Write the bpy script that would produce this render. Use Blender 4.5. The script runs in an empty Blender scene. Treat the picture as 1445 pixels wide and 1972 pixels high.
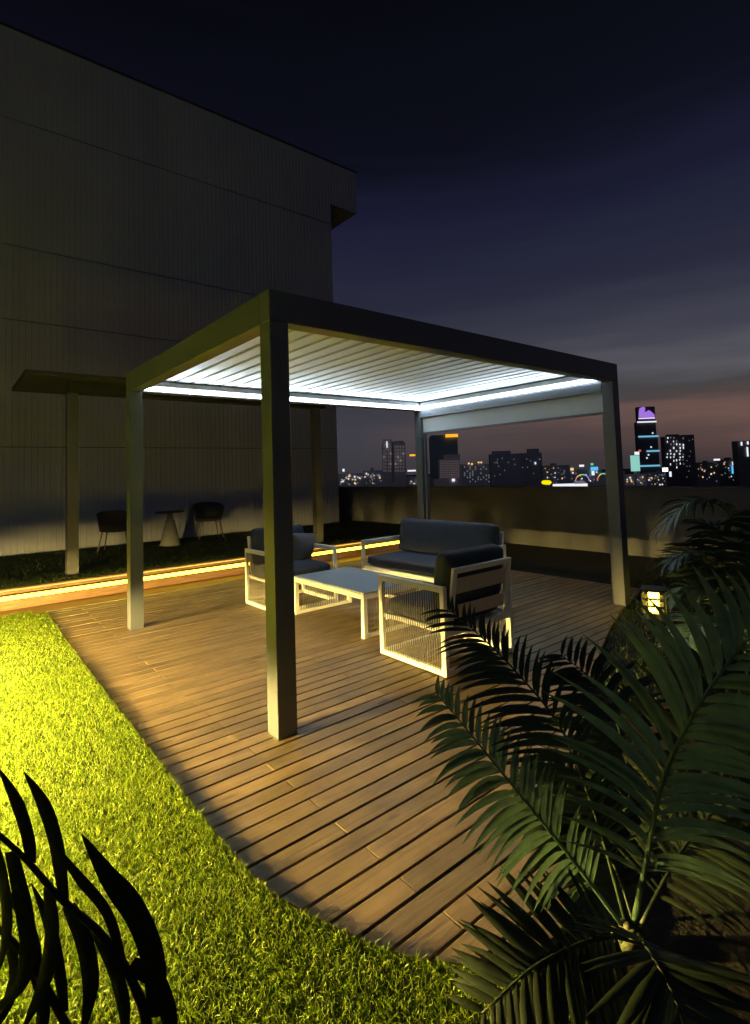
import bpy, bmesh, math, random
import numpy as np
from mathutils import Vector, Matrix

random.seed(7)
rng = np.random.default_rng(7)
S = bpy.context.scene
COL = S.collection
R = math.radians

# ------------------------------------------------------------------ camera
CAM = Vector((-1.495, -2.754, 1.4876))
YAW, PITCH, ROLL, FPX = -0.688085, 0.057251, -0.032298, 1021.67
PX0, PY0 = 722.5 - 1.095, 986.0 - 133.356           # principal point in the 1445 x 1972 frame
FWD = Vector((-math.sin(YAW) * math.cos(PITCH), math.cos(YAW) * math.cos(PITCH), math.sin(PITCH)))
_r = Vector((math.cos(YAW), math.sin(YAW), 0)); _u = _r.cross(FWD)
RGT = _r * math.cos(ROLL) + _u * math.sin(ROLL)
UPV = _u * math.cos(ROLL) - _r * math.sin(ROLL)
cam_data = bpy.data.cameras.new("camera"); cam = bpy.data.objects.new("camera", cam_data); COL.objects.link(cam)
cam.matrix_world = Matrix((
    (RGT.x, UPV.x, -FWD.x, CAM.x), (RGT.y, UPV.y, -FWD.y, CAM.y),
    (RGT.z, UPV.z, -FWD.z, CAM.z), (0, 0, 0, 1)))
cam_data.sensor_fit = 'VERTICAL'; cam_data.sensor_height = 36.0; cam_data.sensor_width = 36.0 * 1445 / 1972
cam_data.lens = 36.0 * FPX / 1972
cam_data.shift_x = 1.095 / 1972; cam_data.shift_y = -133.356 / 1972
cam_data.clip_start = 0.05; cam_data.clip_end = 9000
S.camera = cam

def pix(px, py, depth):
    """layout helper: the place seen at a photo pixel, a given number of metres ahead"""
    return CAM + (FWD + RGT * ((px - PX0) / FPX) - UPV * ((py - PY0) / FPX)) * depth

def pixz(px, py, z):
    v = FWD + RGT * ((px - PX0) / FPX) - UPV * ((py - PY0) / FPX)
    return CAM + v * ((z - CAM.z) / v.z)

# ------------------------------------------------------------------ render look
S.view_settings.view_transform = 'Standard'; S.view_settings.look = 'None'
S.view_settings.exposure = 0.0; S.view_settings.gamma = 1.0
S.cycles.use_denoising = True
S.cycles.max_bounces = 6; S.cycles.diffuse_bounces = 4; S.cycles.glossy_bounces = 3
S.cycles.sample_clamp_indirect = 12.0
S.cycles.caustics_reflective = False; S.cycles.caustics_refractive = False

# ------------------------------------------------------------------ world: dusk sky
W = bpy.data.worlds.new("World"); S.world = W; W.use_nodes = True
nt = W.node_tree; nt.nodes.clear()
def N(t, kind, **kw):
    n = t.nodes.new(kind)
    for k, v in kw.items(): setattr(n, k, v)
    return n
def ramp(t, stops, interp='LINEAR'):
    n = t.nodes.new('ShaderNodeValToRGB'); n.color_ramp.interpolation = interp
    e = n.color_ramp.elements
    while len(e) < len(stops): e.new(0.5)
    for el, (p, c) in zip(e, stops):
        el.position = p; el.color = (*c, 1) if len(c) == 3 else c
    return n
def math_node(t, op, a=None, b=None):
    n = t.nodes.new('ShaderNodeMath'); n.operation = op
    for i, v in enumerate((a, b)):
        if v is None: continue
        if isinstance(v, (int, float)): n.inputs[i].default_value = v
        else: t.links.new(v, n.inputs[i])
    return n
def srgb(r, g, b):
    f = lambda c: (c / 255 / 12.92) if c / 255 <= 0.04045 else ((c / 255 + 0.055) / 1.055) ** 2.4
    return (f(r), f(g), f(b))

tc = N(nt, 'ShaderNodeTexCoord')
sep = N(nt, 'ShaderNodeSeparateXYZ'); nt.links.new(tc.outputs['Generated'], sep.inputs[0])
# long flat cloud streaks, disturbing the elevation
mp = N(nt, 'ShaderNodeMapping'); mp.inputs['Scale'].default_value = (1.0, 1.0, 9.0)
nt.links.new(tc.outputs['Generated'], mp.inputs[0])
nz = N(nt, 'ShaderNodeTexNoise'); nz.inputs['Scale'].default_value = 1.7; nz.inputs['Detail'].default_value = 5; nz.inputs['Roughness'].default_value = 0.55
nt.links.new(mp.outputs[0], nz.inputs['Vector'])
off = math_node(nt, 'MULTIPLY', math_node(nt, 'SUBTRACT', nz.outputs['Fac'], 0.5).outputs[0], 0.15)
elev = math_node(nt, 'ADD', sep.outputs['Z'], off.outputs[0])
rp = ramp(nt, [
    (0.00, srgb(58, 51, 54)), (0.045, srgb(82, 66, 66)), (0.080, srgb(106, 80, 75)), (0.105, srgb(74, 64, 64)),
    (0.128, srgb(66, 64, 66)), (0.160, srgb(86, 85, 92)), (0.205, srgb(66, 66, 79)), (0.30, srgb(41, 43, 61)),
    (0.43, srgb(26, 27, 49)), (0.55, srgb(12, 13, 27)), (0.66, srgb(6, 7, 13)), (1.0, srgb(4, 5, 10))])
nt.links.new(elev.outputs[0], rp.inputs[0])
# the west (right) still holds the after-glow, the left is greyer
dotw = N(nt, 'ShaderNodeVectorMath', operation='DOT_PRODUCT'); dotw.inputs[1].default_value = (0.98, 0.18, 0)
nt.links.new(tc.outputs['Generated'], dotw.inputs[0])
wf = N(nt, 'ShaderNodeMapRange'); wf.inputs[1].default_value = 0.74; wf.inputs[2].default_value = 0.99
wf.inputs[3].default_value = 0.0; wf.inputs[4].default_value = 1.0
nt.links.new(dotw.outputs['Value'], wf.inputs[0])
rl = ramp(nt, [
    (0.00, srgb(58, 57, 64)), (0.08, srgb(60, 60, 70)), (0.20, srgb(50, 50, 62)), (0.32, srgb(36, 37, 56)),
    (0.43, srgb(24, 25, 48)), (0.53, srgb(9, 10, 22)), (0.68, srgb(5, 6, 12)), (1.0, srgb(4, 5, 10))])
nt.links.new(elev.outputs[0], rl.inputs[0])
mixw = N(nt, 'ShaderNodeMix', data_type='RGBA')
nt.links.new(wf.outputs[0], mixw.inputs[0]); nt.links.new(rl.outputs[0], mixw.inputs[6]); nt.links.new(rp.outputs[0], mixw.inputs[7])
# added sky fill behind the viewer, as from an unseen town, to light walls
dotb = N(nt, 'ShaderNodeVectorMath', operation='DOT_PRODUCT'); dotb.inputs[1].default_value = (-0.35, -0.93, 0)
nt.links.new(tc.outputs['Generated'], dotb.inputs[0])
bf = N(nt, 'ShaderNodeMapRange'); bf.inputs[1].default_value = 0.1; bf.inputs[2].default_value = 0.9
nt.links.new(dotb.outputs['Value'], bf.inputs[0])
glow = N(nt, 'ShaderNodeMix', data_type='RGBA'); glow.blend_type = 'ADD'
glow.inputs[7].default_value = (0.026, 0.028, 0.034, 1)
nt.links.new(bf.outputs[0], glow.inputs[0]); nt.links.new(mixw.outputs[2], glow.inputs[6])
# last trace of daylight from a physical sky with the sun just gone
sky = N(nt, 'ShaderNodeTexSky', sky_type='NISHITA'); sky.sun_disc = False
sky.sun_elevation = R(-3.0); sky.sun_rotation = R(80)
skm = N(nt, 'ShaderNodeMix', data_type='RGBA'); skm.blend_type = 'ADD'; skm.inputs[0].default_value = 0.02
nt.links.new(glow.outputs[2], skm.inputs[6]); nt.links.new(sky.outputs[0], skm.inputs[7])
bg = N(nt, 'ShaderNodeBackground'); bg.inputs['Strength'].default_value = 1.0
nt.links.new(skm.outputs[2], bg.inputs[0])
wo = N(nt, 'ShaderNodeOutputWorld'); nt.links.new(bg.outputs[0], wo.inputs[0])

# lamp powers (radiance of the lit faces)
LED_COOL = 52.0
LED_WARM = 16.0
BOLLARD = 22.0
PATH_LAMP = 54000.0
WARM = (1.0, 0.70, 0.26)
COOL = (0.74, 0.90, 1.0)

# ------------------------------------------------------------------ materials
def material(name, color, rough=0.6, metal=0.0, var=0.0, vscale=8.0, bump=0.0, bscale=60.0, stretch=(1, 1, 1), spec=0.5, color2=None, trans=0.0):
    m = bpy.data.materials.new(name); m.use_nodes = True
    t = m.node_tree; b = t.nodes['Principled BSDF']
    b.inputs['Base Color'].default_value = (*color, 1); b.inputs['Roughness'].default_value = rough
    b.inputs['Metallic'].default_value = metal; b.inputs['Specular IOR Level'].default_value = spec
    c = N(t, 'ShaderNodeTexCoord'); mpn = N(t, 'ShaderNodeMapping'); mpn.inputs['Scale'].default_value = stretch
    t.links.new(c.outputs['Object'], mpn.inputs[0])
    if var > 0 or color2:
        n = N(t, 'ShaderNodeTexNoise'); n.inputs['Scale'].default_value = vscale; n.inputs['Detail'].default_value = 6
        t.links.new(mpn.outputs[0], n.inputs['Vector'])
        lo = tuple(x * (1 - var) for x in color); hi = color2 or tuple(min(1, x * (1 + var)) for x in color)
        rr = ramp(t, [(0.3, lo), (0.7, hi)]); t.links.new(n.outputs['Fac'], rr.inputs[0])
        t.links.new(rr.outputs[0], b.inputs['Base Color'])
        r2 = N(t, 'ShaderNodeMapRange'); r2.inputs[3].default_value = max(0.02, rough - 0.1); r2.inputs[4].default_value = min(1, rough + 0.1)
        t.links.new(n.outputs['Fac'], r2.inputs[0]); t.links.new(r2.outputs[0], b.inputs['Roughness'])
    if bump > 0:
        n2 = N(t, 'ShaderNodeTexNoise'); n2.inputs['Scale'].default_value = bscale; n2.inputs['Detail'].default_value = 4
        t.links.new(mpn.outputs[0], n2.inputs['Vector'])
        bp = N(t, 'ShaderNodeBump'); bp.inputs['Strength'].default_value = bump; bp.inputs['Distance'].default_value = 0.01
        t.links.new(n2.outputs['Fac'], bp.inputs['Height']); t.links.new(bp.outputs[0], b.inputs['Normal'])
    if trans > 0:
        o = t.nodes['Material Output']; tr = N(t, 'ShaderNodeBsdfTranslucent'); tr.inputs[0].default_value = (*color, 1)
        mx = N(t, 'ShaderNodeMixShader'); mx.inputs[0].default_value = trans
        t.links.new(b.outputs[0], mx.inputs[1]); t.links.new(tr.outputs[0], mx.inputs[2]); t.links.new(mx.outputs[0], o.inputs[0])
    return m

def emitter(name, color, strength):
    m = bpy.data.materials.new(name); m.use_nodes = True; t = m.node_tree; t.nodes.clear()
    e = N(t, 'ShaderNodeEmission'); e.inputs[0].default_value = (*color, 1); e.inputs[1].default_value = strength
    o = N(t, 'ShaderNodeOutputMaterial'); t.links.new(e.outputs[0], o.inputs[0])
    return m

M = {}
M['alu_dark'] = material('pergola_paint', (0.086, 0.097, 0.120), 0.42, var=0.06, vscale=3, bump=0.03, bscale=300)
M['louvre'] = material('louvre_paint', (0.66, 0.70, 0.75), 0.38, var=0.03, vscale=2)
M['gutter'] = material('gutter_paint', (0.36, 0.37, 0.38), 0.45, var=0.05, vscale=3)
M['alu_white'] = material('white_frame_paint', (0.78, 0.77, 0.74), 0.4, var=0.03, vscale=5)
M['rope'] = material('grey_rope', (0.22, 0.20, 0.18), 0.9, var=0.2, vscale=80)
M['cushion'] = material('slate_cushion_fabric', (0.040, 0.050, 0.080), 0.95, var=0.12, vscale=12, bump=0.35, bscale=420)
M['cushion_navy'] = material('navy_cushion_fabric', (0.030, 0.036, 0.070), 0.95, var=0.15, vscale=12, bump=0.35, bscale=420)
M['pillow_grey'] = material('grey_pillow_fabric', (0.15, 0.155, 0.17), 0.95, var=0.1, vscale=20, bump=0.3, bscale=400)
M['pillow_tan'] = material('tan_pillow_fabric', (0.32, 0.22, 0.13), 0.95, var=0.25, vscale=70, bump=0.4, bscale=300)
M['webbing'] = material('beige_webbing', (0.50, 0.46, 0.38), 0.85, var=0.08, vscale=30, bump=0.2, bscale=300)
M['glass_top'] = material('table_glass', (0.52, 0.61, 0.68), 0.16, var=0.03, vscale=4, spec=0.6)
M['clad'] = material('wall_cladding', (0.30, 0.315, 0.375), 0.6, var=0.10, vscale=0.9, stretch=(1, 1, 0.35), bump=0.05, bscale=30)
M['joint'] = material('joint_shadow_gap', (0.05, 0.05, 0.05), 0.9)
M['canopy'] = material('canopy_paint', (0.022, 0.022, 0.024), 0.6, var=0.1, vscale=3)
M['canopy_post'] = material('canopy_post_paint', (0.10, 0.10, 0.105), 0.5, var=0.08, vscale=4)
M['parapet'] = material('parapet_render', (0.15, 0.155, 0.165), 0.9, var=0.2, vscale=1.6, bump=0.25, bscale=40)
M['terrace'] = material('terrace_screed', (0.13, 0.12, 0.11), 0.9, var=0.25, vscale=2, bump=0.2, bscale=30)
M['soil'] = material('turf_backing', (0.07, 0.10, 0.012), 0.95, var=0.3, vscale=9, bump=0.3, bscale=60)
M['soil_dark'] = material('bed_soil', (0.030, 0.027, 0.020), 0.95, var=0.35, vscale=6, bump=0.5, bscale=40)
M['step_wood'] = material('step_timber', (0.23, 0.125, 0.055), 0.6, var=0.35, vscale=7, stretch=(0.6, 9, 9), bump=0.2, bscale=30)
M['wicker'] = material('dark_woven_wicker', (0.035, 0.034, 0.033), 0.8, var=0.3, vscale=60, bump=0.8, bscale=120)
M['leg_dark'] = material('chair_leg_metal', (0.10, 0.09, 0.08), 0.5, var=0.1)
M['cone'] = material('cone_table_concrete', (0.13, 0.13, 0.125), 0.75, var=0.15, vscale=14, bump=0.2, bscale=80)
M['screen'] = material('roller_screen_fabric', (0.40, 0.43, 0.46), 0.8, var=0.05, vscale=3, bump=0.1, bscale=500)
M['lamp_metal'] = material('lamp_metal', (0.09, 0.085, 0.08), 0.45, var=0.1)
M['lamp_glow'] = emitter('lamp_diffuser_light', (1.0, 0.72, 0.05), BOLLARD)
M['path_glow'] = emitter('path_lamp_light', (1.0, 0.70, 0.20), PATH_LAMP * 0.88)
M['path_glow_dim'] = emitter('path_lamp_light_dim', (1.0, 0.70, 0.17), PATH_LAMP * 1.75)
M['led_cool'] = emitter('white_led_light', COOL, LED_COOL)
M['led_warm'] = emitter('warm_led_light', (1.0, 0.66, 0.03), LED_WARM)
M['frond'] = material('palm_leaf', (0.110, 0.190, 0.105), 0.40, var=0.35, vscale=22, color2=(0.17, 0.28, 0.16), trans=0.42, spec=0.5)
M['frond2'] = material('palm_leaf_shaded', (0.028, 0.050, 0.018), 0.55, var=0.35, vscale=14, trans=0.12)  # shade put into the leaf colour: darker copy for backlit fronds
M['frond_dim'] = material('palm_leaf_deep_shade', (0.018, 0.032, 0.014), 0.55, var=0.35, vscale=14, trans=0.1)  # darkest leaf copy: shade painted into fronds the lamp would light
M['frond_silhouette'] = material('palm_leaf_silhouette', (0.012, 0.019, 0.008), 0.7, var=0.3, vscale=14, spec=0.12)  # silhouette darkness put into the leaf colour, against the bright turf
M['stem'] = material('palm_stem', (0.075, 0.085, 0.035), 0.6, var=0.3, vscale=20, stretch=(1, 1, 0.2), bump=0.3, bscale=50)
M['city_ground'] = material('city_ground', (0.03, 0.03, 0.032), 0.9, var=0.3, vscale=0.01)

# deck timber: every board its own tone (random per island), grain along the board, knots and wear
def deck_material():
    m = bpy.data.materials.new('deck_timber'); m.use_nodes = True; t = m.node_tree; b = t.nodes['Principled BSDF']
    c = N(t, 'ShaderNodeTexCoord'); g = N(t, 'ShaderNodeNewGeometry')
    mv = N(t, 'ShaderNodeVectorMath', operation='ADD')
    comb = N(t, 'ShaderNodeCombineXYZ')
    rr = math_node(t, 'MULTIPLY', g.outputs['Random Per Island'], 37.0)
    t.links.new(rr.outputs[0], comb.inputs[0]); t.links.new(rr.outputs[0], comb.inputs[1])
    t.links.new(c.outputs['Object'], mv.inputs[0]); t.links.new(comb.outputs[0], mv.inputs[1])
    mpn = N(t, 'ShaderNodeMapping'); mpn.inputs['Scale'].default_value = (1.2, 22, 22); t.links.new(mv.outputs[0], mpn.inputs[0])
    n1 = N(t, 'ShaderNodeTexNoise'); n1.inputs['Scale'].default_value = 2.0; n1.inputs['Detail'].default_value = 8; n1.inputs['Roughness'].default_value = 0.65
    n1.inputs['Distortion'].default_value = 0.6
    t.links.new(mpn.outputs[0], n1.inputs['Vector'])
    r1 = ramp(t, [(0.25, (0.175, 0.122, 0.068)), (0.5, (0.290, 0.212, 0.125)), (0.78, (0.39, 0.30, 0.19))])
    t.links.new(n1.outputs['Fac'], r1.inputs[0])
    n2 = N(t, 'ShaderNodeTexNoise'); n2.inputs['Scale'].default_value = 3.1; n2.inputs['Detail'].default_value = 7; n2.inputs['Roughness'].default_value = 0.62
    t.links.new(mv.outputs[0], n2.inputs['Vector'])
    r2 = ramp(t, [(0.30, (0.62, 0.61, 0.60)), (0.7, (1.22, 1.19, 1.14))]); t.links.new(n2.outputs['Fac'], r2.inputs[0])
    m1 = N(t, 'ShaderNodeMix', data_type='RGBA'); m1.blend_type = 'MULTIPLY'; m1.inputs[0].default_value = 1
    t.links.new(r1.outputs[0], m1.inputs[6]); t.links.new(r2.outputs[0], m1.inputs[7])
    r3 = ramp(t, [(0.0, (0.76, 0.77, 0.79)), (1.0, (1.16, 1.13, 1.09))]); t.links.new(g.outputs['Random Per Island'], r3.inputs[0])
    m2 = N(t, 'ShaderNodeMix', data_type='RGBA'); m2.blend_type = 'MULTIPLY'; m2.inputs[0].default_value = 1
    t.links.new(m1.outputs[2], m2.inputs[6]); t.links.new(r3.outputs[0], m2.inputs[7])
    # knots
    mk = N(t, 'ShaderNodeMapping'); mk.inputs['Scale'].default_value = (2.2, 6.5, 6.5); t.links.new(mv.outputs[0], mk.inputs[0])
    vo = N(t, 'ShaderNodeTexVoronoi'); vo.inputs['Scale'].default_value = 1.0; t.links.new(mk.outputs[0], vo.inputs['Vector'])
    rk = ramp(t, [(0.05, (0.35, 0.32, 0.30)), (0.13, (1, 1, 1))]); t.links.new(vo.outputs['Distance'], rk.inputs[0])
    m3 = N(t, 'ShaderNodeMix', data_type='RGBA'); m3.blend_type = 'MULTIPLY'; m3.inputs[0].default_value = 0.85
    t.links.new(m2.outputs[2], m3.inputs[6]); t.links.new(rk.outputs[0], m3.inputs[7])
    t.links.new(m3.outputs[2], b.inputs['Base Color'])
    rg = N(t, 'ShaderNodeMapRange'); rg.inputs[3].default_value = 0.36; rg.inputs[4].default_value = 0.62
    t.links.new(n1.outputs['Fac'], rg.inputs[0]); t.links.new(rg.outputs[0], b.inputs['Roughness'])
    bp = N(t, 'ShaderNodeBump'); bp.inputs['Strength'].default_value = 0.35; bp.inputs['Distance'].default_value = 0.006
    t.links.new(n1.outputs['Fac'], bp.inputs['Height']); t.links.new(bp.outputs[0], b.inputs['Normal'])
    return m
M['deck'] = deck_material()

def grass_material(name, lo, hi, tip):
    m = bpy.data.materials.new(name); m.use_nodes = True; t = m.node_tree; b = t.nodes['Principled BSDF']
    g = N(t, 'ShaderNodeNewGeometry')
    r = ramp(t, [(0.0, lo), (0.6, hi), (1.0, tip)]); t.links.new(g.outputs['Random Per Island'], r.inputs[0])
    t.links.new(r.outputs[0], b.inputs['Base Color']); b.inputs['Roughness'].default_value = 0.45
    b.inputs['Specular IOR Level'].default_value = 0.2
    tr = N(t, 'ShaderNodeBsdfTranslucent'); t.links.new(r.outputs[0], tr.inputs[0])
    mx = N(t, 'ShaderNodeMixShader'); mx.inputs[0].default_value = 0.3
    t.links.new(b.outputs[0], mx.inputs[1]); t.links.new(tr.outputs[0], mx.inputs[2])
    t.links.new(mx.outputs[0], t.nodes['Material Output'].inputs[0])
    return m
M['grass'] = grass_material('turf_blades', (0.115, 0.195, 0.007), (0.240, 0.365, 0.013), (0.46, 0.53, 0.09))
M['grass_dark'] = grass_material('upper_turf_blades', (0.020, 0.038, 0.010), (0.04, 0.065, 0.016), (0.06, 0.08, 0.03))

# ------------------------------------------------------------------ mesh helpers
class MB:
    def __init__(s): s.v, s.f = [], []
    def add(s, verts, faces):
        o = len(s.v); s.v += [tuple(x) for x in verts]; s.f += [tuple(i + o for i in f) for f in faces]; return s
    def box(s, a, b):
        x0, y0, z0 = a; x1, y1, z1 = b
        return s.add([(x0, y0, z0), (x1, y0, z0), (x1, y1, z0), (x0, y1, z0), (x0, y0, z1), (x1, y0, z1), (x1, y1, z1), (x0, y1, z1)],
                     [(0, 3, 2, 1), (4, 5, 6, 7), (0, 1, 5, 4), (1, 2, 6, 5), (2, 3, 7, 6), (3, 0, 4, 7)])
    def cbox(s, c, d): return s.box([c[i] - d[i] / 2 for i in range(3)], [c[i] + d[i] / 2 for i in range(3)])
    def prism(s, poly, axis, a, b):
        """poly: 2-D outline, extruded along axis from a to b"""
        n = len(poly)
        def P(q, h):
            return {'x': (h, q[0], q[1]), 'y': (q[0], h, q[1]), 'z': (q[0], q[1], h)}[axis]
        vs = [P(q, a) for q in poly] + [P(q, b) for q in poly]
        fs = [tuple(range(n))[::-1], tuple(range(n, 2 * n))] + [(i, (i + 1) % n, n + (i + 1) % n, n + i) for i in range(n)]
        return s.add(vs, fs)
    def tube(s, pts, rad, n=8):
        pts = [Vector(p) for p in pts]; rads = rad if isinstance(rad, (list, tuple)) else [rad] * len(pts)
        vs, fs = [], []; ref = None
        for i, p in enumerate(pts):
            d = (pts[min(i + 1, len(pts) - 1)] - pts[max(i - 1, 0)]).normalized()
            if ref is None: ref = d.orthogonal().normalized()
            ref = (ref - d * ref.dot(d)).normalized(); q = d.cross(ref)
            for k in range(n):
                a = 2 * math.pi * k / n; vs.append(p + (ref * math.cos(a) + q * math.sin(a)) * rads[i])
        for i in range(len(pts) - 1):
            for k in range(n):
                fs.append((i * n + k, i * n + (k + 1) % n, (i + 1) * n + (k + 1) % n, (i + 1) * n + k))
        fs.append(tuple(range(n))[::-1]); fs.append(tuple((len(pts) - 1) * n + k for k in range(n)))
        return s.add(vs, fs)
    def lathe(s, prof, n=32, c=(0, 0)):
        vs, fs = [], []
        for r, z in prof:
            for k in range(n):
                a = 2 * math.pi * k / n; vs.append((c[0] + r * math.cos(a), c[1] + r * math.sin(a), z))
        for i in range(len(prof) - 1):
            for k in range(n):
                fs.append((i * n + k, i * n + (k + 1) % n, (i + 1) * n + (k + 1) % n, (i + 1) * n + k))
        fs.append(tuple(range(n))[::-1]); fs.append(tuple((len(prof) - 1) * n + k for k in range(n)))
        return s.add(vs, fs)
    def loop(s, pts, w, h, normal, closed=True):
        """rectangular bar swept round a closed planar path; w in the plane, h along normal"""
        pts = [Vector(p) for p in pts]; nrm = Vector(normal).normalized(); n = len(pts); vs, fs = [], []
        for i, p in enumerate(pts):
            a = pts[(i - 1) % n] if (closed or i > 0) else p
            b = pts[(i + 1) % n] if (closed or i < n - 1) else p
            d1 = (p - a).normalized() if (p - a).length > 1e-9 else (b - p).normalized()
            d2 = (b - p).normalized() if (b - p).length > 1e-9 else d1
            m = (d1.cross(nrm) + d2.cross(nrm)).normalized(); k = max(0.35, m.dot(d1.cross(nrm)))
            o = m * (w / 2 / k)
            vs += [p + o + nrm * h / 2, p - o + nrm * h / 2, p - o - nrm * h / 2, p + o - nrm * h / 2]
        cnt = n if closed else n - 1
        for i in range(cnt):
            j = (i + 1) % n
            for k in range(4): fs.append((i * 4 + k, i * 4 + (k + 1) % 4, j * 4 + (k + 1) % 4, j * 4 + k))
        if not closed: fs += [(3, 2, 1, 0), tuple((n - 1) * 4 + k for k in range(4))]
        return s.add(vs, fs)
    def build(s, name, mat, parent=None, bevel=0.0, smooth=False, seg=2, world=False, loc=None):
        me = bpy.data.meshes.new(name); v = s.v
        o = bpy.data.objects.new(name, me)
        sub = Vector(parent.location) if (world and parent) else (Vector(loc) if loc is not None else Vector((0, 0, 0)))
        me.from_pydata([tuple(Vector(q) - sub) for q in v], [], s.f)
        bm = bmesh.new(); bm.from_mesh(me); bmesh.ops.recalc_face_normals(bm, faces=bm.faces); bm.to_mesh(me); bm.free()
        if smooth: me.polygons.foreach_set('use_smooth', [True] * len(me.polygons))
        me.materials.append(M[mat] if isinstance(mat, str) else mat)
        COL.objects.link(o)
        if parent: o.parent = parent
        if loc is not None: o.location = loc
        if bevel > 0:
            b = o.modifiers.new('edge', 'BEVEL'); b.width = bevel; b.segments = seg; b.limit_method = 'ANGLE'; b.angle_limit = R(40)
            if not smooth: me.polygons.foreach_set('use_smooth', [True] * len(me.polygons)); b.harden_normals = True
        return o

def thing(name, label, cat, loc=(0, 0, 0), rz=0, group=None):
    o = bpy.data.objects.new(name, None); o.empty_display_size = 0.1; COL.objects.link(o)
    o.location = loc; o.rotation_euler = (0, 0, rz); o['label'] = label; o['category'] = cat
    if group: o['group'] = group
    return o
def tag(o, label=None, cat=None, group=None, kind=None):
    for k, v in (('label', label), ('category', cat), ('group', group), ('kind', kind)):
        if v: o[k] = v
    return o
def copy_tree(o, parent=None):
    c = o.copy(); COL.objects.link(c)
    if parent: c.parent = parent
    for ch in list(o.children): copy_tree(ch, c)
    return c

def soft_box(size, r=0.05, puff=0.02, n=10):
    """a stuffed cushion: a box with round edges and a puffed face"""
    sx, sy, sz = size; bm = bmesh.new()
    bmesh.ops.create_cube(bm, size=2.0)
    bmesh.ops.subdivide_edges(bm, edges=bm.edges[:], cuts=n, use_grid_fill=True)
    h = [sx / 2, sy / 2, sz / 2]; r = min(r, *[q * 0.95 for q in h])
    for v in bm.verts:
        u = [v.co[i] for i in range(3)]
        p = Vector([math.copysign(min(1, abs(u[i])) ** 0.9, u[i]) * h[i] for i in range(3)])
        inner = Vector([max(-(h[i] - r), min(h[i] - r, p[i])) for i in range(3)])
        d = p - inner
        if d.length > 1e-9: p = inner + d.normalized() * min(r, d.length if d.length < r else r)
        thin = min(range(3), key=lambda i: h[i])
        k = 1.0
        for i in range(3):
            if i != thin: k *= max(0, 1 - abs(u[i]) ** 2.2)
        p[thin] += math.copysign(puff * k, u[thin]) if abs(u[thin]) > 0.3 else 0
        v.co = p
    m = MB(); bm.verts.index_update()
    m.add([v.co.copy() for v in bm.verts], [[v.index for v in f.verts] for f in bm.faces]); bm.free()
    return m
def xform(m, loc=(0, 0, 0), rx=0, ry=0, rz=0):
    T = Matrix.Translation(loc) @ Matrix.Rotation(rz, 4, 'Z') @ Matrix.Rotation(ry, 4, 'Y') @ Matrix.Rotation(rx, 4, 'X')
    m.v = [tuple(T @ Vector(q)) for q in m.v]; return m

# ================================================================== THE SETTING
# terrace slab of the roof garden and the city floor far below
o = MB().box((-9, -9, -0.6), (7.54, 9.28, -0.10)).build('terrace', 'terrace'); tag(o, kind='structure')
o = MB().add([(-7000, -7000, -46), (7000, -7000, -46), (7000, 7000, -46), (-7000, 7000, -46)], [(0, 1, 2, 3)]).build('city_ground', 'city_ground'); tag(o, kind='structure')

# outline of the deck against the lawn: x of the edge for each y
EDGE = [(4.50, -0.51), (3.06, -0.54), (1.7, -0.56), (0.76, -0.565), (0.08, -0.575), (-0.39, -0.58), (-0.77, -0.575), (-0.99, -0.55), (-1.17, -0.49),
        (-1.33, -0.43), (-1.48, -0.35), (-1.60, -0.25), (-1.67, -0.17), (-1.705, -0.07), (-1.72, 0.02)]
LAWN_EDGE = EDGE[:-2]
def edge_x(y):
    for (ya, xa), (yb, xb) in zip(EDGE, EDGE[1:]):
        if yb <= y <= ya: return xa + (xb - xa) * (ya - y) / (ya - yb)
    return EDGE[0][1] if y > EDGE[0][0] else EDGE[-1][1]
def right_x(y):      # the deck's other side, under the palms
    if y > 0.2: return 5.05
    t = (0.2 - y) / 1.92
    return 5.05 - 4.95 * t ** 0.72

deck = MB(); PITCHB = 0.1045; GAP = 0.012; y0 = 4.55; row = 0
while y0 - PITCHB > -1.72:
    ya, yb = y0 - GAP / 2, y0 - PITCHB + GAP / 2
    xa, xb, ra, rb = edge_x(ya), edge_x(yb), right_x(ya), right_x(yb)
    cuts = []; x = -0.165 + (0.0 if row % 2 else 1.02)
    while x < 5.2:
        if x > max(xa, xb) + 0.12 and x < min(ra, rb) - 0.2: cuts.append(x + random.uniform(-.004, .004))
        x += 2.04
    ends = [(xa, xb)] + [(c, c) for c in cuts] + [(ra, rb)]
    for (l, r_) in zip(ends, ends[1:]):
        g = 0.0009
        dz = random.uniform(-0.0012, 0.0012)
        deck.add([(l[0] + g, ya, -0.028), (l[1] + g, yb, -0.028), (r_[1] - g, yb, -0.028), (r_[0] - g, ya, -0.028),
                  (l[0] + g, ya, dz), (l[1] + g, yb, dz), (r_[1] - g, yb, dz), (r_[0] - g, ya, dz)],
                 [(0, 3, 2, 1), (4, 5, 6, 7), (0, 1, 5, 4), (1, 2, 6, 5), (2, 3, 7, 6), (3, 0, 4, 7)])
    y0 -= PITCHB; row += 1
deck_o = deck.build('deck', 'deck', bevel=0.003); tag(deck_o, kind='structure')
# dark joists seen through the gaps
sub = MB().prism([(EDGE[i][1] + 0.03, EDGE[i][0]) for i in range(len(EDGE))] + [(right_x(q) - 0.05, q) for q in (-1.68, -1.5, -1.2, -0.9, -0.6, -0.3, 0.0, 0.15)] + [(5.0, 0.3), (5.0, 4.5)], 'z', -0.099, -0.034).build('deck_base', 'joint'); tag(sub, kind='structure')
# edge board of the deck at the back
tag(MB().box((-0.51, 4.554, -0.095), (5.05, 4.59, 0.004)).build('deck_edge_board', 'deck', bevel=0.003), kind='structure')

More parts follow.
